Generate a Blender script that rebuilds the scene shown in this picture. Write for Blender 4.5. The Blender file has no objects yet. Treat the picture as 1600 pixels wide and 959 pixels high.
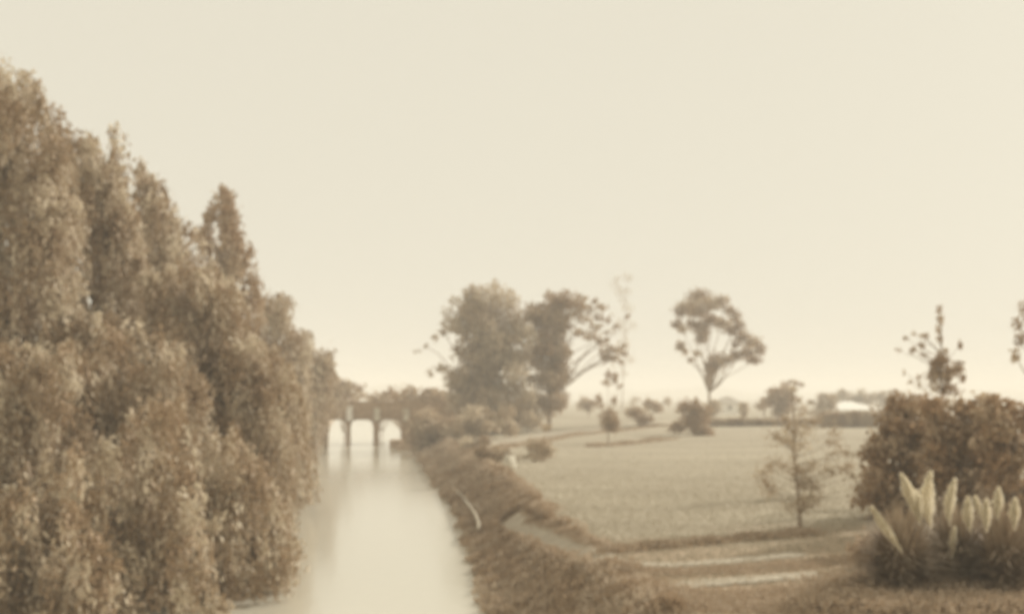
import bpy, math, random
import numpy as np
# ---------------------------------------------------------------- camera, sky, sun, exposure
S = bpy.context.scene
COL = S.collection
F, CX, HY, H = 1750.0, 800.0, 620.0, 6.2          # focal length in photo pixels, centre column, horizon row, eye height
cam_d = bpy.data.cameras.new('camera'); cam = bpy.data.objects.new('camera', cam_d); COL.objects.link(cam)
cam.location = (0, 0, H); cam.rotation_euler = (math.pi/2, 0, 0)
cam_d.sensor_width = 36; cam_d.lens = F/1600*36
cam_d.shift_y = (HY-479.5)/1600
cam_d.clip_end = 9000; cam_d.clip_start = 0.1
cam_d.dof.use_dof = True; cam_d.dof.focus_distance = 3.0; cam_d.dof.aperture_fstop = 2.7   # box camera focused too near
S.camera = cam
SUN_EL, SUN_AZ = math.radians(26), math.radians(54)   # azimuth from +Y towards +X
w = bpy.data.worlds.new('World'); S.world = w; w.use_nodes = True
nt = w.node_tree; nt.nodes.clear()
sky = nt.nodes.new('ShaderNodeTexSky'); sky.sky_type = 'NISHITA'; sky.sun_disc = False
sky.sun_elevation = SUN_EL; sky.sun_rotation = SUN_AZ; sky.air_density = 1.0; sky.dust_density = 4.0; sky.ozone_density = 1.0
bw = nt.nodes.new('ShaderNodeRGBToBW')
mr = nt.nodes.new('ShaderNodeMapRange'); mr.inputs[1].default_value = 0; mr.inputs[2].default_value = 12
mr.inputs[3].default_value = 5.85; mr.inputs[4].default_value = 6.5
tint = nt.nodes.new('ShaderNodeVectorMath'); tint.operation = 'SCALE'; tint.inputs[0].default_value = (1.0, 0.94, 0.775)
bg = nt.nodes.new('ShaderNodeBackground'); bg.inputs[1].default_value = 0.072
wo = nt.nodes.new('ShaderNodeOutputWorld')
nt.links.new(sky.outputs[0], bw.inputs[0]); nt.links.new(bw.outputs[0], mr.inputs[0])
nt.links.new(mr.outputs[0], tint.inputs['Scale']); nt.links.new(tint.outputs[0], bg.inputs[0]); nt.links.new(bg.outputs[0], wo.inputs[0])
sd = bpy.data.lights.new('sun', 'SUN'); sd.energy = 2.5; sd.angle = math.radians(2.0); sd.color = (1.0, 0.95, 0.86)
sun = bpy.data.objects.new('sun', sd); COL.objects.link(sun)
sun.rotation_euler = (math.pi/2-SUN_EL, 0, math.pi-SUN_AZ)
S.view_settings.view_transform = 'Standard'; S.view_settings.look = 'None'
S.view_settings.exposure = 0.85; S.view_settings.gamma = 1
S.render.engine = 'CYCLES'
S.cycles.max_bounces = 6; S.cycles.diffuse_bounces = 3; S.cycles.transmission_bounces = 3
S.cycles.volume_bounces = 2; S.cycles.transparent_max_bounces = 8

R = np.random.RandomState(7); random.seed(7)

# ---------------------------------------------------------------- helpers
def P(px, py, D):
    return np.array([(px-CX)/F*D, D, H-(py-HY)/F*D])
def sstep(a, b, x):
    t = np.clip((x-a)/(b-a), 0, 1); return t*t*(3-2*t)
EY = [-40, 0, 20, 36, 60, 83, 128, 145, 330, 500, 3000]
EX = [3.5, 1.9, 1.0, -.75, -2.75, -5.7, -10.9, -12.6, -36.5, -90, -1200]
def redge(y): return np.interp(y, EY, EX)
def rwidth(y): return np.interp(y, [-40, 60, 145, 200, 330], [13, 12.5, 12.3, 13.5, 15])
def gz(x, y):
    x = np.asarray(x, float); y = np.asarray(y, float)
    d = x-redge(y); dl = -(d+rwidth(y))
    k = np.maximum(d, dl)
    bank = np.where(k < 0, np.maximum(-1.2, k*.55), 1.35*sstep(0, 3.4, k)+.08*k*(k < 3.4)+.27*(k >= 3.4))
    bank = np.where(k < 0, np.maximum(-1.2, k*.55), bank-.0)
    rise = 1.0*sstep(70, 230, y)*sstep(2, 30, k)
    wob = .10*np.sin(x*.21+y*.05)*np.sin(y*.11)*sstep(3, 12, k)
    return bank+rise+wob
def G(px, py):
    lo, hi = 5.0, 3000.0
    for D in np.geomspace(12, 2900, 900):
        p = P(px, py, D)
        if p[2] <= gz(p[0], p[1]): break
    return np.array([p[0], p[1], float(gz(p[0], p[1]))])

MATS = {}
def mat(name, c1, c2, scale=6.0, rough=.85, bump=0.0, trans=0.0, attr=True, spec=.3, bscale=None, det=5):
    m = bpy.data.materials.new(name); m.use_nodes = True; n = m.node_tree; b = n.nodes['Principled BSDF']
    b.inputs['Roughness'].default_value = rough; b.inputs['Specular IOR Level'].default_value = spec
    tc = n.nodes.new('ShaderNodeTexCoord')
    no = n.nodes.new('ShaderNodeTexNoise'); no.inputs['Scale'].default_value = scale; no.inputs['Detail'].default_value = det
    n.links.new(tc.outputs['Object'], no.inputs['Vector'])
    rp = n.nodes.new('ShaderNodeValToRGB'); rp.color_ramp.elements[0].position = .3; rp.color_ramp.elements[1].position = .7
    rp.color_ramp.elements[0].color = (*c1, 1); rp.color_ramp.elements[1].color = (*c2, 1)
    if attr:
        at = n.nodes.new('ShaderNodeAttribute'); at.attribute_name = 'tone'
        n.links.new(at.outputs['Fac'], rp.inputs[0])
    else:
        n.links.new(no.outputs[0], rp.inputs[0])
    n.links.new(rp.outputs[0], b.inputs['Base Color'])
    if bump:
        bn = n.nodes.new('ShaderNodeBump'); bn.inputs['Strength'].default_value = bump; bn.inputs['Distance'].default_value = .1
        n2 = n.nodes.new('ShaderNodeTexNoise'); n2.inputs['Scale'].default_value = bscale or scale*4; n2.inputs['Detail'].default_value = 6
        n.links.new(tc.outputs['Object'], n2.inputs['Vector']); n.links.new(n2.outputs[0], bn.inputs['Height']); n.links.new(bn.outputs[0], b.inputs['Normal'])
    if trans:
        t = n.nodes.new('ShaderNodeBsdfTranslucent'); n.links.new(rp.outputs[0], t.inputs['Color'])
        mx = n.nodes.new('ShaderNodeMixShader'); mx.inputs[0].default_value = trans
        n.links.new(b.outputs[0], mx.inputs[1]); n.links.new(t.outputs[0], mx.inputs[2])
        n.links.new(mx.outputs[0], n.nodes['Material Output'].inputs[0])
    MATS[name] = m; return m

M_leaf = mat('leaf_dark', (.38, .26, .155), (.54, .43, .30), trans=.3, rough=.7)
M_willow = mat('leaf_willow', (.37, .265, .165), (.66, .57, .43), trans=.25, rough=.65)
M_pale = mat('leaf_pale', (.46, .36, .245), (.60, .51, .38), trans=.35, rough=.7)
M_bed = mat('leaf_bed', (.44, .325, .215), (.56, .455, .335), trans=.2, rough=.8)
M_bark = mat('bark', (.30, .22, .15), (.44, .35, .26), scale=9, bump=.5, attr=False)
M_grass = mat('grass', (.36, .31, .225), (.46, .405, .305), trans=.25, rough=.8)
M_pampas = mat('pampas_leaf', (.30, .22, .145), (.44, .355, .25), trans=.2, rough=.75)
M_plume = mat('plume', (.80, .73, .57), (.92, .86, .70), trans=.5, rough=.9)
M_white = mat('plain_white', (.84, .81, .74), (.90, .87, .80), scale=2, bump=.1, attr=False)
M_bare = mat('bare_wood', (.44, .38, .29), (.56, .50, .39), scale=5, bump=.3, attr=False)
M_stone = mat('bridge_stone', (.34, .225, .135), (.48, .35, .23), scale=1.6, bump=.4, attr=False)
M_palestone = mat('pale_stone', (.56, .51, .41), (.74, .69, .57), scale=3, bump=.4, attr=False)
M_roof = mat('roof_grey', (.38, .33, .27), (.50, .45, .37), scale=2, bump=.2, attr=False)
M_glass = mat('window_dark', (.14, .11, .08), (.17, .14, .11), scale=2, attr=False, rough=.2)
M_path = mat('path_gravel', (.40, .34, .255), (.50, .44, .34), scale=1.2, bump=.5, attr=False, bscale=14)
M_hill = mat('hill', (.40, .35, .27), (.52, .47, .37), scale=.01, attr=False)

def props(o, label=None, cat=None, group=None, kind=None):
    for k, v in (('label', label), ('category', cat), ('group', group), ('kind', kind)):
        if v: o[k] = v
def mesh(name, v, f, m, parent=None, tone=None, smooth=False):
    v = np.asarray(v, dtype=np.float32)
    me = bpy.data.meshes.new(name)
    if isinstance(f, np.ndarray):
        k = f.shape[1]; me.vertices.add(len(v)); me.vertices.foreach_set('co', v.ravel())
        me.loops.add(f.size); me.loops.foreach_set('vertex_index', f.astype(np.int32).ravel())
        me.polygons.add(len(f)); me.polygons.foreach_set('loop_start', np.arange(0, f.size, k, dtype=np.int32))
        me.update(calc_edges=True)
    else:
        me.from_pydata([tuple(map(float, a)) for a in v], [], [tuple(a) for a in f]); me.update()
    if tone is not None:
        a = me.attributes.new('tone', 'FLOAT', 'FACE'); a.data.foreach_set('value', np.asarray(tone, dtype=np.float32))
    if smooth: me.polygons.foreach_set('use_smooth', np.ones(len(me.polygons), dtype=bool))
    me.materials.append(m)
    o = bpy.data.objects.new(name, me); COL.objects.link(o)
    if parent is not None:
        o.parent = parent; o.location = -np.array(parent.location)
    return o
def empty(name, loc, label, cat, group=None):
    o = bpy.data.objects.new(name, None); COL.objects.link(o); o.location = loc; o.empty_display_size = .3
    props(o, label, cat, group); return o

class Tubes:
    def __init__(s): s.v = []; s.f = []
    def add(s, pts, rad, n=8):
        pts = np.array(pts, float); b = len(s.v)
        for i, p in enumerate(pts):
            t = pts[min(i+1, len(pts)-1)]-pts[max(i-1, 0)]; t /= (np.linalg.norm(t)+1e-9)
            a = np.cross(t, [1, 0, 0] if abs(t[0]) < .8 else [0, 1, 0]); a /= np.linalg.norm(a); c = np.cross(t, a)
            for k in range(n):
                an = 2*math.pi*k/n; s.v.append(p+rad[i]*(a*math.cos(an)+c*math.sin(an)))
        for i in range(len(pts)-1):
            for k in range(n):
                s.f.append((b+i*n+k, b+i*n+(k+1) % n, b+(i+1)*n+(k+1) % n, b+(i+1)*n+k))
        s.f.append(tuple(b+(len(pts)-1)*n+k for k in range(n))); s.f.append(tuple(b+k for k in reversed(range(n))))
def limb(a, b, sag=.0, n=5, wob=.06):
    a = np.array(a, float); b = np.array(b, float); L = np.linalg.norm(b-a); out = []
    for i in range(n+1):
        t = i/n; p = a+(b-a)*t; p = p+np.array([0, 0, -sag*math.sin(math.pi*t)])
        if 0 < i < n: p = p+R.randn(3)*wob*L*.5
        out.append(p)
    return out

def leafmesh(cent, axis, L, W, rnd=1.0):
    """rhombic leaves: centres (n,3), long axes (n,3), lengths, widths"""
    n = len(cent); ax = axis/(np.linalg.norm(axis, axis=1, keepdims=True)+1e-9)
    r = R.randn(n, 3); side = np.cross(ax, r); side /= (np.linalg.norm(side, axis=1, keepdims=True)+1e-9)
    L = np.broadcast_to(L, (n,))[:, None]; W = np.broadcast_to(W, (n,))[:, None]
    v = np.stack([cent-ax*L/2, cent+side*W/2, cent+ax*L/2, cent-side*W/2], 1).reshape(-1, 3)
    f = np.arange(4*n).reshape(n, 4)
    return v, f
def blob_leaves(blobs, per, L, W, droop=.0, shell=.45, flat=1.0):
    """blobs: (cx,cy,cz,rx,ry,rz); leaves mostly in the outer shell of each"""
    C, T = [], []
    for b in blobs:
        vol = (b[3]*b[4]*b[5])**(2/3.)
        n = max(6, int(per*12.6*vol/(.5*L*W)))   # per = leaf area over blob area
        d = R.randn(n, 3); d /= np.linalg.norm(d, axis=1, keepdims=True)
        rr = (shell+(1-shell)*R.rand(n, 1))*(1+.22*R.randn(n, 1))
        C.append(np.array(b[:3])+d*rr*np.array(b[3:6]))
        T.append(np.clip(R.normal(.40+.32*R.randn(), .10, n), 0, 1))
    C = np.concatenate(C); T = np.concatenate(T)
    ax = R.randn(len(C), 3); ax[:, 2] -= droop
    v, f = leafmesh(C, ax, L*(.6+.8*R.rand(len(C))), W*(.6+.8*R.rand(len(C))))
    return v, f, T
def strand_leaves(anch, lens, drift, step, L, W, jit=.12, per=3):
    """hanging strands: anchors (n,3), lengths, horizontal drift (n,3)"""
    C, A, T = [], [], []
    for a, l, dr in zip(anch, lens, drift):
        n = max(3, int(l/step)); t = (np.arange(n)+R.rand(n))/n
        tb = np.clip(.42+.28*R.randn(), 0, 1)
        for _ in range(per):
            p = a+np.outer(t, [0, 0, -l])+np.outer(1-(1-t)**2, dr)+R.randn(n, 3)*jit
            C.append(p); x = R.randn(n, 3)*.4; x[:, 2] -= 1; x += dr*.35; A.append(x)
            T.append(np.clip(tb+.09*R.randn(n), 0, 1))
    C = np.concatenate(C); A = np.concatenate(A); T = np.concatenate(T)
    v, f = leafmesh(C, A, L*(.6+.8*R.rand(len(C))), W*(.6+.8*R.rand(len(C))))
    return v, f, T
def join(*vs):
    V, Fc, T = [], [], []; b = 0
    for v, f, t in vs:
        V.append(v); Fc.append(f+b); T.append(t); b += len(v)
    return np.concatenate(V), np.concatenate(Fc), np.concatenate(T)

# ---------------------------------------------------------------- ground, river, paths, hills
ys = np.concatenate([np.arange(-30, 20, 5), np.arange(20, 100, 1.0), np.arange(100, 240, 2.5), np.geomspace(240, 2200, 50)])
offs = np.concatenate([-np.geomspace(1500, 22, 26), np.arange(-21, -9, .6), np.arange(-8.5, -2, 1.5), np.arange(-2, 8, .3), np.arange(8, 60, 1.3), np.geomspace(60, 1500, 34)])
YY, OO = np.meshgrid(ys, offs, indexing='ij'); XX = redge(YY)+OO
ZZ = gz(XX, YY)
nx, ny = len(offs), len(ys)
idx = np.arange(nx*ny).reshape(ny, nx)
fq = np.stack([idx[:-1, :-1], idx[:-1, 1:], idx[1:, 1:], idx[1:, :-1]], -1).reshape(-1, 4)
def lawn_mat():
    m = bpy.data.materials.new('lawn'); m.use_nodes = True; n = m.node_tree; b = n.nodes['Principled BSDF']
    b.inputs['Roughness'].default_value = .95; b.inputs['Specular IOR Level'].default_value = .1
    g = n.nodes.new('ShaderNodeNewGeometry')
    a = n.nodes.new('ShaderNodeTexNoise'); a.inputs['Scale'].default_value = .18; a.inputs['Detail'].default_value = 8; a.inputs['Roughness'].default_value = .65
    c = n.nodes.new('ShaderNodeTexNoise'); c.inputs['Scale'].default_value = 3.5; c.inputs['Detail'].default_value = 6
    mp = n.nodes.new('ShaderNodeMapping'); mp.inputs['Scale'].default_value = (.45, 1.3, 1); mp.inputs['Rotation'].default_value = (0, 0, .25)
    n.links.new(g.outputs['Position'], mp.inputs[0]); n.links.new(mp.outputs[0], a.inputs[0]); n.links.new(g.outputs['Position'], c.inputs[0])
    ad = n.nodes.new('ShaderNodeMath'); ad.operation = 'ADD'; n.links.new(a.outputs[0], ad.inputs[0])
    ml = n.nodes.new('ShaderNodeMath'); ml.operation = 'MULTIPLY'; ml.inputs[1].default_value = .45
    n.links.new(c.outputs[0], ml.inputs[0]); n.links.new(ml.outputs[0], ad.inputs[1])
    r = n.nodes.new('ShaderNodeValToRGB'); r.color_ramp.elements[0].position = .52; r.color_ramp.elements[1].position = .92
    r.color_ramp.elements[0].color = (.32, .272, .20, 1); r.color_ramp.elements[1].color = (.46, .405, .305, 1)
    n.links.new(ad.outputs[0], r.inputs[0])
    # darker worn soil on the steep bank, and shade painted on the near lawn, by vertex attribute
    at = n.nodes.new('ShaderNodeAttribute'); at.attribute_name = 'bed_shade'
    mx = n.nodes.new('ShaderNodeMix'); mx.data_type = 'RGBA'; mx.inputs['B'].default_value = (.38, .29, .20, 1)
    n.links.new(at.outputs['Fac'], mx.inputs['Factor']); n.links.new(r.outputs[0], mx.inputs['A'])
    n.links.new(mx.outputs['Result'], b.inputs['Base Color'])
    bn = n.nodes.new('ShaderNodeBump'); bn.inputs['Strength'].default_value = .6; bn.inputs['Distance'].default_value = .12
    n.links.new(c.outputs[0], bn.inputs['Height']); n.links.new(bn.outputs[0], b.inputs['Normal'])
    return m
lawn = mesh('lawn', np.stack([XX, YY, ZZ], -1).reshape(-1, 3), fq, lawn_mat(), smooth=True)
kk = np.maximum(XX-redge(YY), -(XX-redge(YY)+rwidth(YY))).ravel()
xr, yr = XX.ravel(), YY.ravel()
bed_shade = np.maximum(1-sstep(2.4, 3.8, kk+.6*np.sin(YY.ravel()*.5)), .8*sstep(6.0, 9.5, xr+.5*np.sin(yr))*(1-sstep(36, 41, yr))*(xr < 60))
bed_shade = np.maximum(bed_shade, .85*(1-sstep(33, 37.5, yr+.4*np.sin(xr)))*(xr > 0)*(xr < 60))  # this term paints shade over the near lawn
a_ = lawn.data.attributes.new('bed_shade', 'FLOAT', 'POINT'); a_.data.foreach_set('value', bed_shade.astype(np.float32))
props(lawn, 'sunlit park lawn sloping to the river bank', None, None, 'structure')

wy = np.concatenate([np.arange(-30, 150, 6.), np.arange(150, 520, 12.)])
wl = redge(wy)-rwidth(wy)-1.0; wr = redge(wy)+1.0
wv = np.concatenate([np.stack([wl, wy, wy*0], -1), np.stack([wr, wy, wy*0], -1)]); nn = len(wy)
wf = np.array([[i, nn+i, nn+i+1, i+1] for i in range(nn-1)])
mw = bpy.data.materials.new('river_water'); mw.use_nodes = True; n = mw.node_tree; b = n.nodes['Principled BSDF']
b.inputs['Base Color'].default_value = (.58, .545, .45, 1); b.inputs['Roughness'].default_value = .13; b.inputs['IOR'].default_value = 1.45
g = n.nodes.new('ShaderNodeNewGeometry'); mp = n.nodes.new('ShaderNodeMapping'); mp.inputs['Scale'].default_value = (1, .35, 1)
no = n.nodes.new('ShaderNodeTexNoise'); no.inputs['Scale'].default_value = 2.2; no.inputs['Detail'].default_value = 4
bn = n.nodes.new('ShaderNodeBump'); bn.inputs['Strength'].default_value = .12; bn.inputs['Distance'].default_value = .06
n.links.new(g.outputs['Position'], mp.inputs[0]); n.links.new(mp.outputs[0], no.inputs[0]); n.links.new(no.outputs[0], bn.inputs['Height']); n.links.new(bn.outputs[0], b.inputs['Normal'])
river = mesh('river', wv, wf, mw); props(river, 'calm pale river running between the banks to the bridge', None, None, 'structure')

def ribbon(name, pts, width, m, lift=.02, label=None, kind='structure'):
    pts = np.array(pts, float)
    t = np.linspace(0, len(pts)-1, 12*(len(pts)-1)+1)
    # smooth by Catmull-Rom
    q = []
    for u in t:
        i = min(int(u), len(pts)-2); s = u-i
        p0, p1, p2, p3 = pts[max(i-1, 0)], pts[i], pts[i+1], pts[min(i+2, len(pts)-1)]
        q.append(.5*((2*p1)+(-p0+p2)*s+(2*p0-5*p1+4*p2-p3)*s*s+(-p0+3*p1-3*p2+p3)*s**3))
    q = np.array(q); d = np.gradient(q, axis=0); d /= np.linalg.norm(d, axis=1, keepdims=True)+1e-9
    nrm = np.stack([-d[:, 1], d[:, 0]], -1); K = 7; V = []
    for i in range(len(q)):
        wv_ = width*(1+.12*math.sin(i*.9))
        for k in range(K):
            s = (k/(K-1)-.5)*wv_; x, y = q[i, 0]+nrm[i, 0]*s, q[i, 1]+nrm[i, 1]*s
            V.append((x, y, float(gz(x, y))+lift))
    Fc = [(i*K+k, i*K+k+1, (i+1)*K+k+1, (i+1)*K+k) for i in range(len(q)-1) for k in range(K-1)]
    o = mesh(name, V, Fc, m); props(o, label, None, None, kind); return o
def gp(*l): return [G(a, b)[:2] for a, b in l]
ribbon('path', gp((796, 812), (818, 824), (850, 834), (900, 855), (960, 877), (1020, 884), (1090, 882), (1160, 876), (1250, 866)), .75, M_path, .03, 'pale gravel path curving right across the near lawn')
ribbon('path', gp((1020, 925), (1090, 914), (1180, 906), (1290, 899)), .8, M_path, .034, 'pale gravel path along the bottom edge of the lawn')
ribbon('path', gp((728, 706), (800, 688), (880, 676), (960, 668), (1060, 659), (1180, 655), (1300, 653)), 3.4, M_path, .03, 'pale distant path winding from the bridge bushes across the lawn')

hv, hf = [], []
NX = 90
for i in range(NX):
    x = -1000+2000*i/(NX-1)
    h = 13+5*math.sin(i*.35+1)+3*math.sin(i*.9)+2*math.sin(i*2.1)+(5 if x < -50 else 0)
    for j, (dy, hh) in enumerate([(0, -.5), (60, .35), (160, .8), (300, 1.), (480, .7), (700, -.5)]):
        hv.append((x, 1400+dy, 2+h*hh if hh > 0 else 0.0))
for i in range(NX-1):
    for j in range(5): hf.append((i*6+j, (i+1)*6+j, (i+1)*6+j+1, i*6+j+1))
hl = mesh('hills', hv, hf, M_hill, smooth=True); props(hl, 'faint low hills along the horizon', None, None, 'structure')

# ---------------------------------------------------------------- bridge
D0, DEP = 145.0, 3.6
bx = lambda px: (px-CX)/F*D0
bz = lambda py: H-(py-HY)/F*D0
br = empty('bridge', (bx(577), D0, 0), 'low stone bridge with three wide rounded openings across the river', 'bridge')
V, Fc = [], []
def quad(a, b, c, d): i = len(V); V.extend([a, b, c, d]); Fc.append((i, i+1, i+2, i+3))
def boxm(x0, x1, y0, y1, z0, z1):
    v = [(x, y, z) for z in (z0, z1) for y in (y0, y1) for x in (x0, x1)]
    f = [(0, 2, 3, 1), (4, 5, 7, 6), (0, 1, 5, 4), (2, 6, 7, 3), (0, 4, 6, 2), (1, 3, 7, 5)]
    return v, f
def addbox(Vl, Fl, *a):
    v, f = boxm(*a); b_ = len(Vl); Vl += v; Fl += [tuple(i+b_ for i in q) for q in f]
ZT = bz(651)
for (c0, c1, o0, o1) in ((502, 544, 509, 541.5), (544, 588, 547.5, 583.5), (588, 634, 592.5, 627)):
    N = 64; zc = bz(677); zo1 = bz(655.5); zo0 = -.9
    cxm, hw = (bx(o0)+bx(o1))/2, (bx(o1)-bx(o0))/2; czm, hh = (zo1+zo0)/2, (zo1-zo0)/2
    for i in range(N):
        pts = []
        for k in (i, i+1):
            a = 2*math.pi*k/N+math.pi/4; ca, sa = math.cos(a), math.sin(a)
            e = 2/4.2
            inn = (cxm+hw*math.copysign(abs(ca)**e, ca), czm+hh*math.copysign(abs(sa)**e, sa))
            mm = max(abs(ca), abs(sa)); u, v_ = ca/mm, sa/mm
            X = bx(c0)+(u+1)/2*(bx(c1)-bx(c0)); Z = -1.0+(v_+1)/2*(ZT+1.0)
            pts.append((inn, (X, Z)))
        (i0, o0_), (i1, o1_) = pts
        for yy in (D0, D0+DEP):
            quad((i0[0], yy, i0[1]), (o0_[0], yy, o0_[1]), (o1_[0], yy, o1_[1]), (i1[0], yy, i1[1]))
        quad((i0[0], D0, i0[1]), (i1[0], D0, i1[1]), (i1[0], D0+DEP, i1[1]), (i0[0], D0+DEP, i0[1]))
mesh('arch_wall', V, Fc, M_stone, br)
V, Fc = [], []
for xa, xb in ((440, 502), (634, 730)):
    V, Fc = [], []; addbox(V, Fc, bx(xa), bx(xb), D0, D0+DEP, -1, ZT); mesh('abutment', V, Fc, M_stone, br)
V, Fc = [], []
addbox(V, Fc, bx(436), bx(735), D0-.25, D0+DEP+.25, ZT+.003, ZT+.45); mesh('deck', V, Fc, M_stone, br)
for yy in (D0-.05, D0+DEP-.3):
    V, Fc = [], []
    addbox(V, Fc, bx(438), bx(733), yy, yy+.35, ZT+.453, bz(629)); p_ = mesh('parapet', V, Fc, M_stone, br)
    V, Fc = [], []
    addbox(V, Fc, bx(437), bx(734), yy-.08, yy+.43, bz(629)+.003, bz(627)); mesh('coping', V, Fc, M_stone, p_).location = (0, 0, 0)
for i, (px, top, m) in enumerate(((546.5, 634, M_white), (589, 637, M_palestone), (634, 639, M_palestone), (505, 640, M_stone))):  # white on the first pilaster stands in for sunlight
    V, Fc = [], []
    x = bx(px); addbox(V, Fc, x-.38, x+.38, D0-.62, D0-.27, bz(657), bz(top)-.2)
    addbox(V, Fc, x-.42, x+.42, D0-.70, D0-.26, bz(top)-.197, bz(top))
    o = mesh('pilaster', V, Fc, m, br)
    if i == 0: o['label'] = 'pilaster above the left pier, coloured white to look sunlit'
for px, wd in ((544, .52), (588, .66)):
    V, Fc = [], []
    x = bx(px); t = Tubes(); addbox(V, Fc, x-wd/2*.9, x+wd/2*.9, D0-.85, D0-.003, -1, bz(660))
    mesh('pier', V, Fc, M_stone, br)
br.rotation_euler = (0, 0, .127)      # square to the river
# landing on the right bank below the bridge
ls = empty('landing_stage', (bx(636), 132, 0), 'low dark stone landing at the water edge in front of the right bridge opening', 'landing stage')
V, Fc = [], []
pA = lambda px, D: (px-CX)/F*D
addbox(V, Fc, pA(624, 134), pA(656, 134), 131, 136, -.4, .45); mesh('platform', V, Fc, M_stone, ls)
V, Fc = [], []
addbox(V, Fc, pA(611, 138), pA(640, 138), 136.3, 139.5, -.4, .95); mesh('step', V, Fc, M_stone, ls)

# ---------------------------------------------------------------- trees
def fit(center, pts):
    return pts
def shrub_px(name, blobs, D, label, cat='shrub', mat_=None, per=60, L=.3, W=.16, stem=True, group=None, base=None, depth=1.0, trunk_w=None, droop=.2, root_px=None, limbs=True, top_leaf=1.0, jd=.5, shell=.45, part='foliage', leader=False):
    """blobs given as (px, py, radius px x, radius px y); spread in depth about distance D"""
    s = D/F; bl = []
    bxm = np.mean([b[0] for b in blobs]) if root_px is None else root_px
    x = (bxm-CX)*s; zg = float(gz(x, D)); spread = (max(b[0]+b[2] for b in blobs)-min(b[0]-b[2] for b in blobs))*s/2
    root = empty(name, (x, D, zg), label, cat, group)
    for (a, b, rx, ry) in blobs:
        dy = R.uniform(-jd, jd)*spread*depth
        DD = D+dy; p = P(a, b, DD); q = DD/F
        bl.append((p[0], p[1], p[2], rx*q, max(rx, ry)*q*.8, ry*q))
    T = Tubes(); tw = trunk_w or .12
    top = max(c[2] for c in bl); mid = min(top-.2, zg+(top-zg)*.45)
    if leader:
        bb = max(bl, key=lambda c: c[2]); tp = np.array([bb[0], D, top]); z0 = np.array([x, D, zg-.3])
        T.add([z0+(tp-z0)*t+np.array([.04*math.sin(9*t), 0, 0]) for t in np.linspace(0, 1, 8)], np.linspace(tw, tw*.15, 8), 8)
        for c in bl:
            t = np.clip((c[2]-z0[2])/(tp[2]-z0[2])-.10, .12, .97); T.add(limb(z0+(tp-z0)*t, c[:3], sag=.04, wob=.03), np.linspace(tw*.22, tw*.05+.004, 6), 5)
        mesh('trunk', T.v, T.f, M_bark, root, smooth=True)
    elif stem:
        fork = np.array([x, D, zg+(np.min([c[2] for c in bl])-zg)*.9 if limbs == 'high' else zg+(top-zg)*.25])
        T.add([(x, D, zg-.3), (x+tw*.3, D, (zg+fork[2])/2), fork], [tw, tw*.75, tw*.6], 8)
        for i, c in enumerate(bl):
            if len(bl) > 26 and i % 2: continue
            T.add(limb(fork-np.array([0, 0, .1]), c[:3], sag=-.04*np.linalg.norm(fork-np.array(c[:3]))), np.linspace(tw*.34, tw*.06+.006, 6), 6)
        mesh('trunk', T.v, T.f, M_bark, root, smooth=True)
    v, f, t = blob_leaves(bl, per, L, W, droop=droop, shell=shell)
    keep = v.reshape(-1, 4, 3)[:, :, 2].min(1) > gz(v[::4, 0], v[::4, 1])
    v = v.reshape(-1, 4, 3)[keep].reshape(-1, 3); t = t[keep]; f = np.arange(len(v)).reshape(-1, 4)
    mesh(part, v, f, mat_ or M_leaf, root, tone=t)
    return root
def fill(x0, x1, y0, y1, n, r0, r1, inside=None, seed=1):
    q = np.random.RandomState(seed); out = []
    while len(out) < n:
        a, b = q.uniform(x0, x1), q.uniform(y0, y1)
        if inside is None or inside(a, b): r = q.uniform(r0, r1); out.append((a, b, r, r*q.uniform(.6, .95)))
    return out
def poly(pts):
    pts = np.array(pts, float)
    def ins(x, y):
        c = False; j = len(pts)-1
        for i in range(len(pts)):
            if (pts[i, 1] > y) != (pts[j, 1] > y) and x < (pts[j, 0]-pts[i, 0])*(y-pts[i, 1])/(pts[j, 1]-pts[i, 1])+pts[i, 0]: c = not c
            j = i
        return c
    return ins

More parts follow.
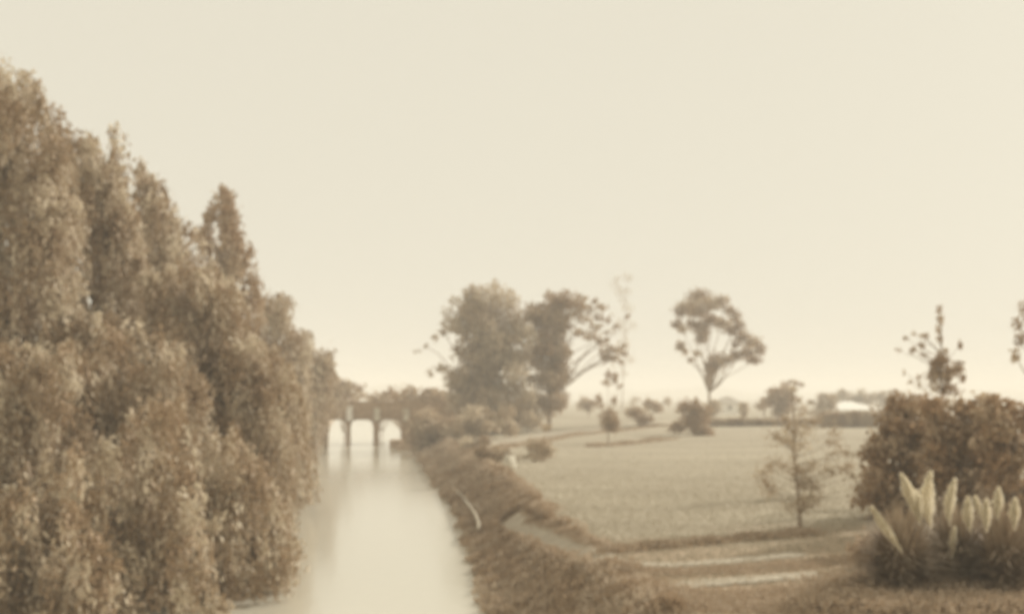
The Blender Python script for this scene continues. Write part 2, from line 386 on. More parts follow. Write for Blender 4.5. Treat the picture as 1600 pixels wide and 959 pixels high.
def weep(name, pts, D, n, r0, r1, label, cat='tree', m=None, k=1.0, hang=1.0, seed=0, root=None, depth=.9, group=None, cov=.42):
    """drooping tree whose crown fills an outline seen from the river, with real depth behind it"""
    ins = poly(pts); xs = [p[0] for p in pts]; y_ = [p[1] for p in pts]
    q = np.random.RandomState(seed+100); s_ = D/F; bl = []
    rpx = root or (min(xs)+max(xs))/2; x = (rpx-CX)*s_; hw = (max(xs)-min(xs))/2*s_
    zg = float(gz(x, D)); r = empty(name, (x, D, zg), label, cat, group)
    while len(bl) < n:
        a, b = q.uniform(min(xs), max(xs)), q.uniform(min(y_), max(y_))
        if not ins(a, b): continue
        rr = q.uniform(r0, r1); rx = rr*q.uniform(.55, .9); ry = rr*q.uniform(.9, 1.5)
        # keep clumps inside the outline
        if not (ins(a+rx*.75, b) and ins(a, b-ry*.7)): rx *= .5; ry *= .5
        t = q.uniform(-1, 1); DD = D+t*hw*depth; p = P(a, b, DD); g = DD/F
        bl.append((p[0], p[1], p[2], rx*g, rx*g*1.1, ry*g, b))
    T = Tubes(); top = max(c[2] for c in bl); h = top-zg
    T.add([(x, D, zg-.3), (x+.15, D, zg+h*.3), (x-.1, D, zg+h*.6), (x, D, zg+h*.85)], [h*.03, h*.022, h*.014, .04], 9)
    for i, c in enumerate(bl):
        if i % 3 == 0: T.add(limb((x, D, max(zg+.5, min(zg+h*.8, c[2]-h*.12))), c[:3], sag=-.3), np.linspace(h*.009, .02, 6), 6)
    mesh('trunk', T.v, T.f, M_bark, r, smooth=True)
    A, Ls, Dr, bb = [], [], [], []
    for c in bl:
        bb.append(c[:6])
        for _ in range(5):
            an = q.rand()*6.28; A.append(np.array(c[:3])+np.array([math.cos(an)*c[3]*.8, math.sin(an)*c[4]*.8, -c[5]*.2]))
            l = c[5]*q.uniform(.8, 2.0)*hang; Ls.append(l); Dr.append(np.array([.16, -.1, 0])*l*q.uniform(.3, 1.2)+np.array([math.cos(an), math.sin(an), 0])*.1*l)
    s2 = blob_leaves(bb, cov, .26*k, .12*k, droop=.9, shell=.35)
    s1 = strand_leaves(np.array(A), Ls, np.array(Dr), .16*k, .30*k, .09*k, jit=.11*k, per=2)
    v, f, t = join(s1, s2)
    keep = v.reshape(-1, 4, 3)[:, :, 2].min(1) > np.maximum(gz(v[::4, 0], v[::4, 1]), 0.03)
    v = v.reshape(-1, 4, 3)[keep].reshape(-1, 3); t = t[keep]; f = np.arange(len(v)).reshape(-1, 4)
    mesh('crown', v, f, m or M_willow, r, tone=t); return r
LG = 'weeping trees crowding the left bank'
weep('willow_tree', [(-60, 92), (22, 98), (45, 114), (62, 138), (85, 168), (100, 190), (112, 240), (135, 420), (150, 660), (-70, 680)], 44, 200, 20, 42, 'tallest weeping tree at the left edge, its top highest of the row', group=LG, seed=1, root=-10)
weep('willow_tree', [(92, 190), (125, 202), (148, 214), (165, 200), (182, 194), (190, 215), (186, 255), (205, 300), (235, 450), (240, 680), (90, 680)], 50, 150, 16, 36, 'weeping tree with a small knobbly top, just right of the tallest tree', group=LG, seed=2, k=1.1)
weep('willow_tree', [(180, 265), (205, 257), (243, 266), (254, 292), (265, 327), (300, 346), (318, 372), (330, 560), (320, 680), (180, 680)], 60, 140, 14, 32, 'round topped weeping tree between the knobbly tree and the pointed tree', group=LG, seed=3, k=1.2)
weep('conifer_tree', [(350, 272), (357, 300), (371, 327), (384, 338), (386, 370), (398, 395), (404, 430), (415, 560), (410, 660), (300, 660), (300, 420), (312, 370), (324, 332), (340, 305)], 72, 120, 10, 24, 'tall tree with a sharp spire rising above the left bank row', 'conifer', M_leaf, seed=4, k=1.3, hang=.5, root=351)
weep('willow_tree', [(395, 440), (420, 450), (452, 470), (455, 490), (475, 515), (484, 560), (482, 680), (385, 680)], 90, 70, 12, 24, 'broad weeping tree just right of the spire tree', group=LG, seed=5, k=1.6)
weep('willow_tree', [(470, 512), (490, 526), (512, 543), (524, 570), (526, 600), (512, 640), (500, 675), (455, 675)], 112, 50, 10, 20, 'weeping tree right of the broad tree, with a rounded shoulder', group=LG, seed=6, k=1.9)
weep('willow_tree', [(505, 560), (530, 575), (548, 594), (548, 612), (525, 632), (498, 645), (490, 690), (470, 690), (475, 600)], 134, 40, 9, 17, 'small weeping tree nearest the bridge on the left bank', group=LG, seed=7, k=2.1)
weep('willow_tree', [(225, 430), (300, 400), (360, 430), (395, 500), (420, 620), (425, 740), (200, 740)], 47, 130, 18, 34, 'lower weeping tree overhanging the water, in front of the spire tree', group=LG, seed=8)
weep('willow_tree', [(380, 540), (430, 560), (470, 610), (488, 680), (484, 780), (370, 780)], 60, 80, 14, 28, 'low spreading willow whose branches dip into the river below the broad tree', group=LG, seed=9, k=1.2)
# leafy skirt of the near bank, left bottom
def near_bush(px, py, D, rx, ry, label, seed):
    pts = [(px+rx*(1+.12*math.sin(3*t+seed))*math.cos(t), py+ry*(1+.12*math.sin(4*t+seed))*math.sin(t)) for t in np.linspace(0, 6.28, 24)[:-1]]
    weep('overhanging_bush', pts, D, 130, 18, 40, label, 'bush', M_willow, k=.85, seed=seed, group='leafy bushes hanging over the water on the left', depth=1.3, hang=1.5)
near_bush(50, 690, 37, 115, 170, 'bush with pale leaf sprays at the left edge, lower half of the bank', 11)
near_bush(55, 890, 31, 150, 190, 'bush filling the bottom left corner over the water', 12)
near_bush(235, 850, 33, 120, 220, 'bush in the middle of the near bank bottom, left of the last near bush', 13)
near_bush(352, 850, 36, 98, 165, 'bush with ragged edge hanging over the pale water at the bottom', 14)
near_bush(190, 640, 42, 120, 150, 'bush in the middle of the left bank, above the bottom bushes', 15)
near_bush(392, 680, 46, 76, 150, 'bush overhanging the water under the spire tree', 16)

# far bushes around the bridge
shrub_px('bush', fill(555, 640, 608, 626, 10, 10, 15, seed=3), 175, 'low dark bush row behind the bridge parapet', 'bush', per=0.60, L=.8, W=.5, trunk_w=.15)
shrub_px('bush', fill(625, 705, 612, 640, 16, 13, 20, seed=4), 158, 'dark bush behind the right end of the bridge', 'bush', per=0.60, L=.8, W=.5, trunk_w=.15)
shrub_px('bush', fill(520, 560, 596, 640, 10, 11, 17, seed=5), 160, 'dark bush behind the left end of the bridge', 'bush', per=0.60, L=.8, W=.5, trunk_w=.15)
shrub_px('bush', fill(648, 715, 650, 700, 26, 14, 24, poly([(640, 640), (720, 640), (735, 672), (705, 705), (650, 705)]), seed=6), 122, 'dense dark bush on the right bank in front of the bridge end', 'bush', per=0.60, L=.55, W=.34, trunk_w=.15)
shrub_px('bush', fill(700, 800, 640, 690, 18, 14, 22, seed=7), 118, 'paler bush at the foot of the tall leafy tree', 'bush', mat_=M_pale, per=0.60, L=.5, W=.3, trunk_w=.12)

# middle trees
shrub_px('leafy_tree', fill(690, 830, 440, 680, 120, 16, 27, poly([(775, 440), (812, 480), (826, 530), (830, 660), (700, 680), (708, 600), (712, 560), (728, 530), (715, 520), (700, 480), (725, 458)]), seed=8)
    + [(775, 445, 9, 10), (700, 487, 10, 8), (692, 520, 9, 6), (680, 528, 7, 6), (665, 540, 6, 4), (652, 548, 5, 3), (690, 575, 14, 9), (672, 582, 8, 5), (705, 590, 15, 11), (715, 610, 14, 14), (735, 465, 16, 12), (710, 470, 12, 9)],
    138, 'tall dense tree with a leafy crown to the ground and two side branches reaching left', 'tree', mat_=M_pale, per=0.5, L=.5, W=.3, trunk_w=.45, depth=.7)
shrub_px('arching_tree', fill(822, 890, 470, 645, 62, 13, 20, poly([(826, 480), (850, 462), (885, 470), (880, 520), (888, 560), (885, 640), (832, 640), (826, 560)]), seed=9)
    + [(860, 462, 14, 9), (885, 462, 16, 9), (905, 468, 15, 10), (918, 482, 15, 9), (930, 470, 9, 5), (935, 495, 9, 8), (870, 480, 18, 12), (900, 490, 16, 9), (905, 520, 14, 7), (925, 525, 15, 8), (942, 535, 13, 8), (952, 545, 12, 8), (965, 548, 10, 6), (975, 552, 8, 5), (945, 562, 7, 8), (950, 500, 7, 5), (962, 510, 6, 5), (948, 520, 6, 4), (980, 495, 6, 4), (968, 565, 6, 5), (885, 510, 10, 6)]+[(915, 500, 15, 8), (930, 512, 13, 8), (908, 480, 14, 10), (945, 552, 12, 9), (940, 480, 10, 7), (958, 560, 10, 7), (960, 590, 7, 12), (975, 540, 8, 7), (895, 475, 14, 10), (885, 545, 9, 9), (950, 585, 5, 10)],
    142, 'arching tree with a hollow gap of sky under its right side', 'tree', mat_=M_leaf, per=0.6, L=.5, W=.3, trunk_w=.3, depth=.6, root_px=858)
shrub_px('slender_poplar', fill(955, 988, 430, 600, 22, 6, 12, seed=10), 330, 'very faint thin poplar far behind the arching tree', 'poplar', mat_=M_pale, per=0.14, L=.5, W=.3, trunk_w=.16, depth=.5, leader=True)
lone = [(1092, 462, 16, 11), (1110, 475, 20, 12), (1075, 480, 17, 12), (1062, 488, 10, 9), (1128, 470, 11, 9), (1090, 488, 18, 10), (1058, 508, 10, 8), (1068, 515, 8, 7), (1080, 505, 9, 7), (1095, 510, 15, 9), (1112, 500, 17, 9), (1130, 505, 14, 8), (1150, 495, 8, 9), (1156, 508, 9, 8), (1145, 515, 14, 9), (1160, 525, 13, 9), (1175, 535, 14, 9), (1188, 545, 9, 10), (1168, 550, 12, 9), (1150, 555, 12, 8), (1178, 562, 12, 7), (1135, 562, 12, 7), (1120, 570, 12, 9), (1112, 580, 8, 7), (1064, 540, 8, 8), (1070, 548, 6, 5), (1095, 530, 10, 6), (1090, 552, 8, 4), (1080, 562, 6, 4), (1150, 538, 8, 6), (1105, 588, 5, 5)]
lone = [(a, b, c*1.22, d*1.25) for a, b, c, d in lone]+[(1112, 572, 15, 13), (1120, 560, 14, 11), (1108, 596, 6, 10), (1100, 520, 14, 8), (1140, 485, 12, 9)]
shrub_px('lone_tree', lone, 165, 'lone spreading tree with an airy crown standing by itself on the lawn', 'tree', mat_=M_leaf, per=0.8, L=.42, W=.26, trunk_w=.30, depth=.7, root_px=1108, limbs='x', shell=.3)
shrub_px('round_bush', fill(1055, 1110, 632, 682, 22, 11, 17, seed=20), 128, 'large dark round bush below the lone tree', 'bush', per=0.55, L=.42, W=.26)
shrub_px('round_bush', fill(985, 1015, 640, 658, 9, 9, 13, seed=21), 150, 'dark oval bush left of the large round bush', 'bush', per=0.60, L=.42, W=.26)
shrub_px('round_bush', fill(1008, 1032, 622, 640, 7, 7, 11, seed=22), 185, 'small dark bush peeping up behind the oval bush', 'bush', per=0.60, L=.5, W=.3)
shrub_px('round_bush', fill(1095, 1118, 628, 655, 9, 8, 12, seed=23), 160, 'greyer bush at the foot of the lone tree trunk', 'bush', mat_=M_pale, per=0.60, L=.45, W=.3)
shrub_px('small_tree', fill(938, 960, 635, 672, 12, 7, 12, seed=24) + [(948, 598, 8, 5), (968, 602, 6, 5), (935, 622, 8, 8), (960, 625, 6, 8)], 108, 'small ragged tree on a thin bare stem beside the oval bush', 'tree', per=0.55, L=.3, W=.2, trunk_w=.1, root_px=950)
shrub_px('bush', fill(890, 945, 622, 640, 10, 7, 11, seed=25), 210, 'dark far bush under the gap of the arching tree', 'bush', per=0.60, L=.6, W=.4)
shrub_px('small_bush', fill(825, 860, 650, 735, 9, 7, 13, seed=26), 80, 'scruffy pale bush on the bank near the white stone', 'bush', mat_=M_pale, per=0.60, L=.3, W=.18, stem=True, trunk_w=.05)

# right distance
far_r = [((1183, 1202, 618, 635), 6, 'dark bush at the left end of the far thicket', 7, 10, 190), ((1200, 1262, 608, 645), 20, 'dark thicket of trees below the umbrella shaped tree', 10, 15, 185), ((1262, 1300, 618, 650), 12, 'paler far bush between the thicket and the white building', 8, 13, 200)]
for i, (r, n_, lb, r0, r1, D) in enumerate(far_r):
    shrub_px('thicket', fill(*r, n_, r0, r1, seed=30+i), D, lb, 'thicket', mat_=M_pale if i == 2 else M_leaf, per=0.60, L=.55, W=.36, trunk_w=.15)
shrub_px('umbrella_tree', [(1228, 600, 9, 5), (1240, 597, 10, 5), (1250, 601, 8, 5), (1240, 607, 7, 4)], 195, 'small flat topped tree rising above the far thicket', 'tree', per=0.50, L=.5, W=.3, trunk_w=.22)
for i, (a, b_) in enumerate(((1300, 1340), (1338, 1375), (1372, 1412))):
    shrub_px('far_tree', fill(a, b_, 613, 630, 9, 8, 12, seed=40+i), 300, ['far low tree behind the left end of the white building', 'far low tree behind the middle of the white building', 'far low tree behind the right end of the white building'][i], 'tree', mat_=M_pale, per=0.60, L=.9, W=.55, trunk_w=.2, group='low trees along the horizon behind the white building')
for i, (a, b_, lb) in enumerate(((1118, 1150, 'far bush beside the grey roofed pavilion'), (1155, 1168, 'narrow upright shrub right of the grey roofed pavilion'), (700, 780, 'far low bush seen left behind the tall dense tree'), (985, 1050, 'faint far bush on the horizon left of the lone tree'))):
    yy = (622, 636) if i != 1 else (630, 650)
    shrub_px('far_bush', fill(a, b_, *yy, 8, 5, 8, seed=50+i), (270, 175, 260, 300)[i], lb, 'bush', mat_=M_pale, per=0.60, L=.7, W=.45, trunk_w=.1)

# hedge in front of the far white building
def hedge(name, x0, x1, D, ytop, label, thick=1.2):
    s = D/F; xa, xb = (x0-CX)*s, (x1-CX)*s; zg = float(gz((xa+xb)/2, D)); zt = H-(ytop-HY)*s
    bl = []; n_ = int((xb-xa)/.9)+1
    for i in range(n_):
        for dy in (-thick/2, thick/2):
            hh = (zt-zg)*(.9+.15*R.rand()); bl.append((xa+(xb-xa)*i/max(1, n_-1), D+dy, zg+hh*.5, .75, .6, hh*.5))
    v, f, t = blob_leaves(bl, 34, .32, .2, shell=.6)
    o = mesh(name, v, f, M_leaf, tone=t); props(o, label, 'hedge'); return o
hedge('hedge', 1290, 1376, 150, 646, 'low clipped dark hedge in front of the far white building')
hedge('hedge', 1120, 1288, 158, 655, 'very low dark hedge along the lawn left of the building hedge')

# far white building
def house(name, x0, x1, D, ytop, yridge, dep, label, roofm, nwin):
    s = D/F; xa, xb = (x0-CX)*s, (x1-CX)*s; zg = float(gz((xa+xb)/2, D)); zt = H-(ytop-HY)*s; zr = H-(yridge-HY)*s
    r = empty(name, ((xa+xb)/2, D, zg), label, 'building')
    V, Fc = [], []; addbox(V, Fc, xa, xb, D, D+dep, zg-.4, zt); mesh('wall', V, Fc, M_white, r)
    o = .35; m_ = min(dep/2, (xb-xa)/2)*.8
    V = [(xa-o, D-o, zt+.003), (xb+o, D-o, zt+.003), (xb+o, D+dep+o, zt+.003), (xa-o, D+dep+o, zt+.003), (xa+m_, D+dep/2, zr), (xb-m_, D+dep/2, zr)]
    Fc = [(0, 1, 5, 4), (1, 2, 5), (2, 3, 4, 5), (3, 0, 4), (3, 2, 1, 0)]
    rf = mesh('roof', V, Fc, roofm, r)
    for i in range(nwin):
        wx = xa+(xb-xa)*(i+.6)/(nwin+.2); V, Fc = [], []; hh = zt-zg
        addbox(V, Fc, wx-.4, wx+.4, D-.04, D+.1, zg+hh*.42, zg+hh*.78); mesh('window', V, Fc, M_glass, r)
    return r
house('white_building', 1302, 1376, 215, 640, 627, 13, 'long low white building with a broad pale roof sloped to catch the light beyond the dark hedge', M_white, 0)  # low eaves and broad roof shaped to look bright in the wall's stead
house('pavilion', 1121, 1160, 240, 630, 619, 6, 'small white pavilion with a low grey roof right of the lone tree', M_roof, 1)

# right side: shrubs, spindly tree, edge tree
RG = 'dense dark shrubs at the right edge'
shrub_px('dense_shrub', fill(1345, 1460, 630, 890, 140, 16, 28, poly([(1380, 650), (1405, 628), (1465, 632), (1475, 900), (1345, 900), (1342, 780), (1362, 700)]), seed=60)+[(1400, 628, 20, 14), (1425, 624, 18, 12), (1372, 820, 20, 18), (1358, 850, 20, 18)], 41, 'dense dark shrub at the left end of the right hand thicket', 'shrub', per=0.60, L=.24, W=.15, group=RG, depth=1.2)
shrub_px('dense_shrub', fill(1450, 1545, 630, 900, 110, 18, 28, seed=61), 38, 'dense dark shrub under the spindly tree, behind the pampas plumes', 'shrub', per=0.60, L=.24, W=.15, group=RG, depth=1.1)
shrub_px('dense_shrub', fill(1535, 1620, 640, 920, 100, 18, 28, seed=62)+[(1550, 628, 18, 12), (1572, 632, 16, 12)], 36, 'dense dark shrub at the far right edge of the picture', 'shrub', per=0.60, L=.24, W=.15, group=RG, depth=1.1)
sp = fill(1455, 1500, 560, 620, 16, 8, 13, seed=66)+fill(1420, 1450, 520, 600, 6, 4, 7, seed=67)+[(1468, 482, 5, 9), (1469, 498, 6, 10), (1466, 515, 5, 9), (1468, 530, 6, 9), (1475, 550, 9, 8), (1478, 565, 11, 12), (1480, 585, 12, 14), (1462, 575, 7, 12), (1460, 600, 8, 13), (1498, 580, 8, 9), (1503, 590, 7, 9), (1500, 540, 4, 9), (1440, 540, 5, 8), (1444, 555, 6, 5), (1428, 545, 5, 5), (1415, 528, 6, 3), (1403, 546, 4, 4), (1436, 600, 3, 9), (1485, 610, 18, 12), (1413, 583, 3, 5), (1448, 525, 4, 7)]
shrub_px('spindly_tree', sp, 56, 'spindly tree with a tall thin leader above the right hand shrubs', 'tree', mat_=M_leaf, per=0.50, L=.18, W=.1, trunk_w=.09, depth=.5, root_px=1475, droop=.6, leader=True)
ed = [(1588, 505, 7, 12), (1592, 530, 8, 14), (1586, 555, 7, 12), (1602, 480, 12, 16), (1615, 520, 18, 24), (1640, 470, 24, 22), (1650, 530, 26, 26), (1690, 490, 30, 30), (1625, 560, 14, 16)]
shrub_px('edge_tree', ed, 52, 'tree just leaning into the picture at the right edge above the shrubs', 'tree', mat_=M_leaf, per=0.50, L=.2, W=.12, trunk_w=.18, root_px=1680)

# sapling in the near lawn
bs = G(1250, 829)
sap = fill(1190, 1345, 640, 800, 46, 14, 26, poly([(1250, 600), (1275, 640), (1320, 690), (1345, 760), (1300, 800), (1225, 800), (1185, 755), (1190, 700), (1225, 650)]), seed=77)+[(1248, 625, 9, 12), (1252, 650, 14, 12), (1240, 605, 6, 9)]
shrub_px('sapling', sap, bs[1], 'slender young tree with a thin transparent crown on the near lawn', 'tree', mat_=M_pale, per=.13, L=.12, W=.06, trunk_w=.07, root_px=1250, depth=1, shell=.1, leader=True)
shrub_px('low_bush', fill(1345, 1610, 850, 940, 120, 16, 30, seed=80), 30, 'low dark bush spreading between and behind the pampas grass clumps', 'bush', mat_=M_bed, per=.6, L=.18, W=.1, stem=True, trunk_w=.05, depth=.3)
for i, (x0, x1, y0, y1, D, lb) in enumerate(((722, 765, 690, 712, 95, 'pale low bush on the bank top, farthest of the pale ones'), (750, 800, 702, 735, 78, 'pale low bush just behind the whitish boulder'), (812, 862, 690, 722, 84, 'pale low bush on the lawn right of the whitish boulder'))):
    shrub_px('low_bush', fill(x0, x1, y0, y1, 14, 9, 15, seed=90+i), D, lb, 'bush', mat_=M_willow, per=.6, L=.24, W=.13, trunk_w=.04)

# ---------------------------------------------------------------- pampas grass
def plume(parent, base, tip, width, seed):
    q = np.random.RandomState(seed); base = np.array(base); tip = np.array(tip); d = tip-base; L = np.linalg.norm(d); d /= L
    n_ = 1500; t = q.rand(n_)**.8; prof = (np.clip(t/.45, 0, 1)**.8)*(np.clip((1.02-t)/.45, 0, 1)**.75); bend = np.outer((t-.3)**2*L*q.uniform(-.35, .35), np.array([1, .3, 0]))
    s1 = np.cross(d, [0, 1, 0]); s1 /= np.linalg.norm(s1); s2 = np.cross(d, s1)
    a = q.rand(n_)*6.28; r = q.rand(n_)**.7*(1+.35*np.abs(q.randn(n_)))*prof*width/2*.75
    c = bend+base+np.outer(t*L, d)+(s1[None]*np.cos(a)[:, None]+s2[None]*np.sin(a)[:, None])*r[:, None]
    ax = d[None]*1.0+.22*(s1[None]*np.cos(a)[:, None]+s2[None]*np.sin(a)[:, None])+.3*q.randn(n_, 3)
    v, f = leafmesh(c, ax, .15, .014)
    o = mesh('plume', v, f, M_plume, parent, tone=np.clip(q.normal(.5, .25, n_), 0, 1)); return o
def pampas(px, D, plumes, label, seed, hgt=2.0, nb=1500):
    x = (px-CX)/F*D; zg = float(gz(x, D)); r = empty('pampas_grass', (x, D, zg), label, 'pampas grass', 'pampas grass clumps at the lower right')
    q = np.random.RandomState(seed); V, Fc, T = [], [], []
    for i in range(nb):
        a = q.rand()*6.28; lean = q.uniform(.1, 1.25); h = hgt*q.uniform(.45, 1.25); K = 6; prev = None
        o_ = np.array([math.cos(a), math.sin(a)]); sd_ = np.array([-math.sin(a), math.cos(a), 0])
        for k in range(K+1):
            t = k/K; rr = .25*q.rand()*0+lean*t*t; z = h*(t-.45*lean*t**2.6)
            p = np.array([x+o_[0]*(.2+rr), D+o_[1]*(.2+rr), zg+z]); w_ = .028*(1-t)**.6+.003
            V += [p-sd_*w_, p+sd_*w_]
            if k: b_ = len(V); Fc.append((b_-4, b_-3, b_-1, b_-2)); T.append(0)
        T[-K:] = [float(np.clip(q.normal(.45, .25), 0, 1))]*K
    mesh('leaves', np.array(V), np.array(Fc), M_pampas, r, tone=T)
    ST = Tubes()
    for i, (bx_, by_, tx, ty, wd) in enumerate(plumes):
        DD = D-.9+q.uniform(-.4, .4); b0, t0 = P(bx_, by_, DD), P(tx, ty, DD)
        plume(r, b0, t0, .85*wd*DD/F, seed*10+i)
        ST.add([(x+(b0[0]-x)*.2, D, zg), (x+(b0[0]-x)*.6, (D+DD)/2, zg+(b0[2]-zg)*.55), b0, t0*.6+b0*.4], [.012, .01, .008, .004], 5)
    mesh('stems', ST.v, ST.f, M_pampas, r, smooth=True)
pampas(1405, 25.5, [(1428, 800, 1414, 742, 22), (1452, 822, 1442, 738, 30), (1407, 860, 1360, 792, 17), (1436, 815, 1430, 768, 22)], 'pampas grass clump with the brightest plumes and one plume leaning far left', 71)
pampas(1495, 26.5, [(1482, 818, 1483, 750, 20), (1515, 830, 1507, 778, 20), (1487, 868, 1490, 825, 13)], 'pampas grass clump with one upright plume, between the other two clumps', 72)
pampas(1568, 25.5, [(1541, 828, 1540, 782, 18), (1558, 808, 1560, 764, 18), (1530, 800, 1524, 778, 10), (1585, 825, 1584, 780, 18)], 'pampas grass clump at the right edge with short dull plumes', 73)

# ---------------------------------------------------------------- bank planting, stones, grass
def scatter_bank(name, n_, y0, y1, k0, k1, L, W, hgt, m, label, side=1, clump=900):
    PP = np.array(gp((796, 812), (818, 824), (850, 834), (900, 855), (960, 877), (1020, 884)))
    PP = np.concatenate([PP[a:a+1]+(PP[a+1]-PP[a])*u for a in range(5) for u in np.linspace(0, 1, 8)])
    cy = R.uniform(y0, y1, clump); ck = R.uniform(k0, k1, clump); ch = hgt*(.4+.9*R.rand(clump)); cr = R.uniform(.25, .8, clump)
    i = R.randint(0, clump, n_); a = R.rand(n_)*6.28; r = np.sqrt(R.rand(n_))*cr[i]
    y = cy[i]+r*np.sin(a)
    x = (redge(y)+ck[i] if side > 0 else redge(y)-rwidth(y)-ck[i])+r*np.cos(a)
    if side > 0 and y0 < 60:
        dd = np.min(np.hypot(x[:, None]-PP[None, :, 0], y[:, None]-PP[None, :, 1]), axis=1)
        far = dd > .62; x, y, i, r = x[far], y[far], i[far], r[far]; n_ = len(x)
    z = np.maximum(gz(x, y), 0.0)+R.rand(n_)*ch[i]*np.sqrt(np.maximum(0, 1-(r/cr[i])**2))+.03
    ax = R.randn(n_, 3)*.6; ax[:, 2] += 1.0
    v, f = leafmesh(np.stack([x, y, z], -1), ax, L*(.6+.8*R.rand(n_)), W*(.6+.8*R.rand(n_)))
    t = np.clip(.5+.3*R.randn(clump)[i]+.08*R.randn(n_), 0, 1)
    o = mesh(name, v, f, m, tone=t); props(o, label, name.replace('_', ' '), None, 'stuff'); return o
scatter_bank('bank_plants', 130000, 24, 62, .1, 2.9, .26, .06, .36, M_bed, 'tangled dark low plants covering the right bank above the water', clump=650)
scatter_bank('bank_plants', 70000, 60, 130, .05, 3.0, .36, .13, .5, M_bed, 'dark low plants on the right bank farther toward the bridge', clump=650)
scatter_bank('bank_plants', 50000, 30, 142, -.3, 7.0, .45, .25, 1.2, M_bed, 'shaded undergrowth below the trees on the left bank', side=-1, clump=700)
# dark planted border at the near edge of the lawn, and darker strips put down as shade
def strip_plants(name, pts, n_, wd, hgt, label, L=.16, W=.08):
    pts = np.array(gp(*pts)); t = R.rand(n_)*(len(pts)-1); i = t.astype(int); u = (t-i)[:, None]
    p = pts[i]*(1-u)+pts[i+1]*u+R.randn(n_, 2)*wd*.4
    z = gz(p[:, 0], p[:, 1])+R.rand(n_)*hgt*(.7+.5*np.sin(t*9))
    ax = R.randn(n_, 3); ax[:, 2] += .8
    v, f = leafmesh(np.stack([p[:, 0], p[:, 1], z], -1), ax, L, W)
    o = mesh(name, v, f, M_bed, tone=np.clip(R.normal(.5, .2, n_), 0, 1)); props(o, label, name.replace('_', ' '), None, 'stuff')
strip_plants('border_plants_or_shade', [(955, 862), (1040, 853), (1150, 843), (1260, 834)], 9000, .6, .14, 'dark narrow strip of plants along the near edge of the lawn')
strip_plants('border_plants_or_shade', [(960, 902), (1050, 897), (1200, 888), (1330, 875), (1400, 870)], 22000, .8, .06, 'rough grass darkened for shade between the two near paths', .11, .03)  # brown blades put shade into the colour of the grass here
strip_plants('border_plants_or_shade', [(840, 900), (930, 925), (1060, 940), (1250, 932), (1400, 915)], 40000, 1.3, .09, 'rough grass coloured darker for shade along the bottom of the picture', .12, .035)  # shade along the bottom, given by darker blades
strip_plants('border_plants_or_shade', [(1330, 930), (1430, 928), (1530, 928), (1640, 932)], 30000, 1.4, .4, 'dark tangled plants around the feet of the pampas grass', .13, .05)
strip_plants('border_plants_or_shade', [(1300, 956), (1400, 957), (1500, 957), (1620, 957)], 40000, 1.2, .35, 'dark tangled plants in the bottom right corner in front of the pampas grass', .12, .035)
strip_plants('border_plants_or_shade', [(960, 948), (1060, 950), (1180, 950), (1300, 950)], 22000, .9, .07, 'rough grass in a shaded colour just inside the bottom edge of the picture', .12, .035)  # darker blades again stand in for shaded lawn
strip_plants('border_plants_or_shade', [(826, 812), (862, 822), (905, 842), (965, 864)], 6000, .35, .12, 'dark thin strip of plants where the lawn meets the curving path edge', .12, .05)
strip_plants('border_plants_or_shade', [(925, 698), (985, 693), (1052, 686)], 5000, .9, .25, 'thin dark line of leaves standing in for the shadow left of the large round bush', .3, .16)  # leafy strip added to darken the lawn along the bush's shadow
strip_plants('border_plants_or_shade', [(730, 714), (800, 697), (880, 683), (960, 674), (1050, 664)], 9000, 1.0, .25, 'thin dark line of plants along the near side of the distant path', .35, .2)
# grass blades
n_ = 110000
gy = 27+np.minimum(R.exponential(32, n_), 170*R.rand(n_)+20); gx = redge(gy)+3.2+R.rand(n_)**1.1*(34+.35*(gy-27))
ax = R.randn(n_, 3)*.5; ax[:, 2] += 1
v, f = leafmesh(np.stack([gx, gy, gz(gx, gy)+.03], -1), ax, .11, .03)
g_ = mesh('grass', v, f, M_grass, tone=np.clip(R.normal(.5, .2, n_), 0, 1)); props(g_, 'short dry grass blades over the near lawn', 'grass', None, 'stuff')

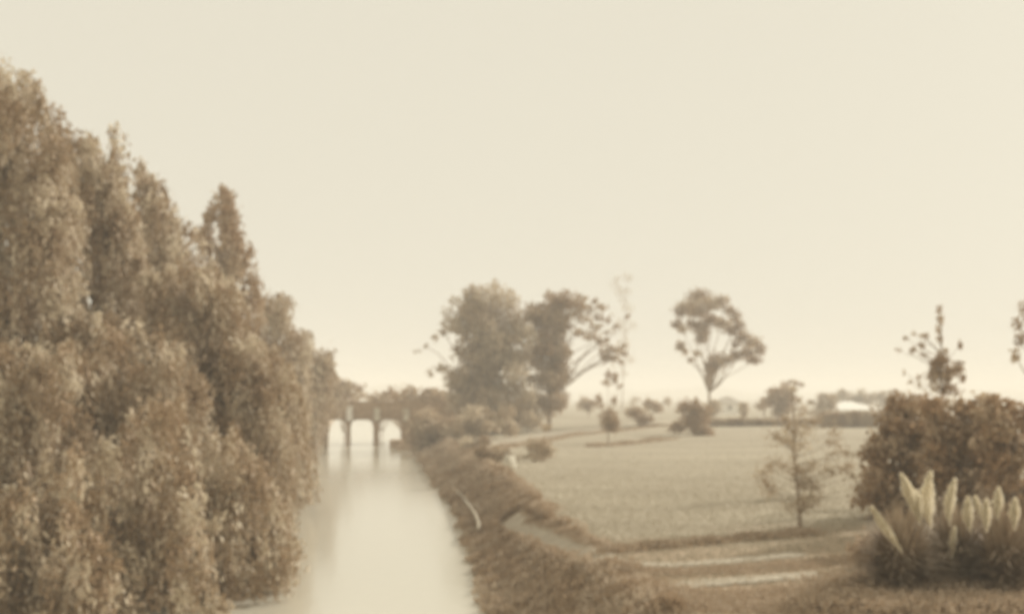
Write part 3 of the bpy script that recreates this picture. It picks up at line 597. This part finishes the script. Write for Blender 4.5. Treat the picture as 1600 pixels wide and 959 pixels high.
def rock(name, x, y, z, sx, sy, sz, m, label, cat, group=None):
    import bmesh
    bm = bmesh.new(); bmesh.ops.create_icosphere(bm, subdivisions=2, radius=1)
    for v_ in bm.verts:
        k = 1+.16*math.sin(v_.co.x*3.1+x)+.14*math.sin(v_.co.y*4.3+y*3)+.1*R.randn()
        v_.co = (v_.co.x*sx*k, v_.co.y*sy*k, max(-.4, v_.co.z)*sz*k)
    me = bpy.data.meshes.new(name); bm.to_mesh(me); bm.free(); me.materials.append(m)
    o = bpy.data.objects.new(name, me); COL.objects.link(o); o.location = (x, y, z); o.rotation_euler = (0, 0, R.rand()*3); props(o, label, cat, group); return o
q = G(797, 737); o = rock('white_stone', q[0], q[1], q[2]+.3, .45, .4, .75, M_palestone, 'upright whitish boulder at the lawn corner where the dark bank begins', 'boulder')
# pale branch lying low on the bank
T = Tubes(); pts = [(redge(y)+.35+.1*math.sin(y*1.3), y, .34+.04*math.sin(y*2.)+.25) for y in (72, 67, 63, 58, 54, 50, 47.5)]
pts2 = [pts[3], (pts[3][0]+.5, pts[3][1]-1.6, .75), (pts[3][0]+.6, pts[3][1]-3.2, .7)]
T.add(pts, [.02, .04, .055, .065, .07, .075, .08], 7); T.add(pts2, [.04, .03, .015], 6)
fb = mesh('fallen_branch', T.v, T.f, M_bare, smooth=True); props(fb, 'thin pale fallen branch lying along the foot of the right bank', 'branch')

# ---------------------------------------------------------------- haze
V, Fc = [], []; addbox(V, Fc, -1700, 1700, -60, 2260, -3, 34)
mh = bpy.data.materials.new('haze'); mh.use_nodes = True; n = mh.node_tree; n.nodes.clear()
pv = n.nodes.new('ShaderNodeVolumePrincipled'); pv.inputs['Color'].default_value = (1.0, .985, .94, 1); pv.inputs['Density'].default_value = .0014; pv.inputs['Anisotropy'].default_value = 0
ou = n.nodes.new('ShaderNodeOutputMaterial'); n.links.new(pv.outputs[0], ou.inputs['Volume'])
hz = mesh('haze', V, Fc, mh); props(hz, 'pale even haze over the park', None, None, 'stuff')
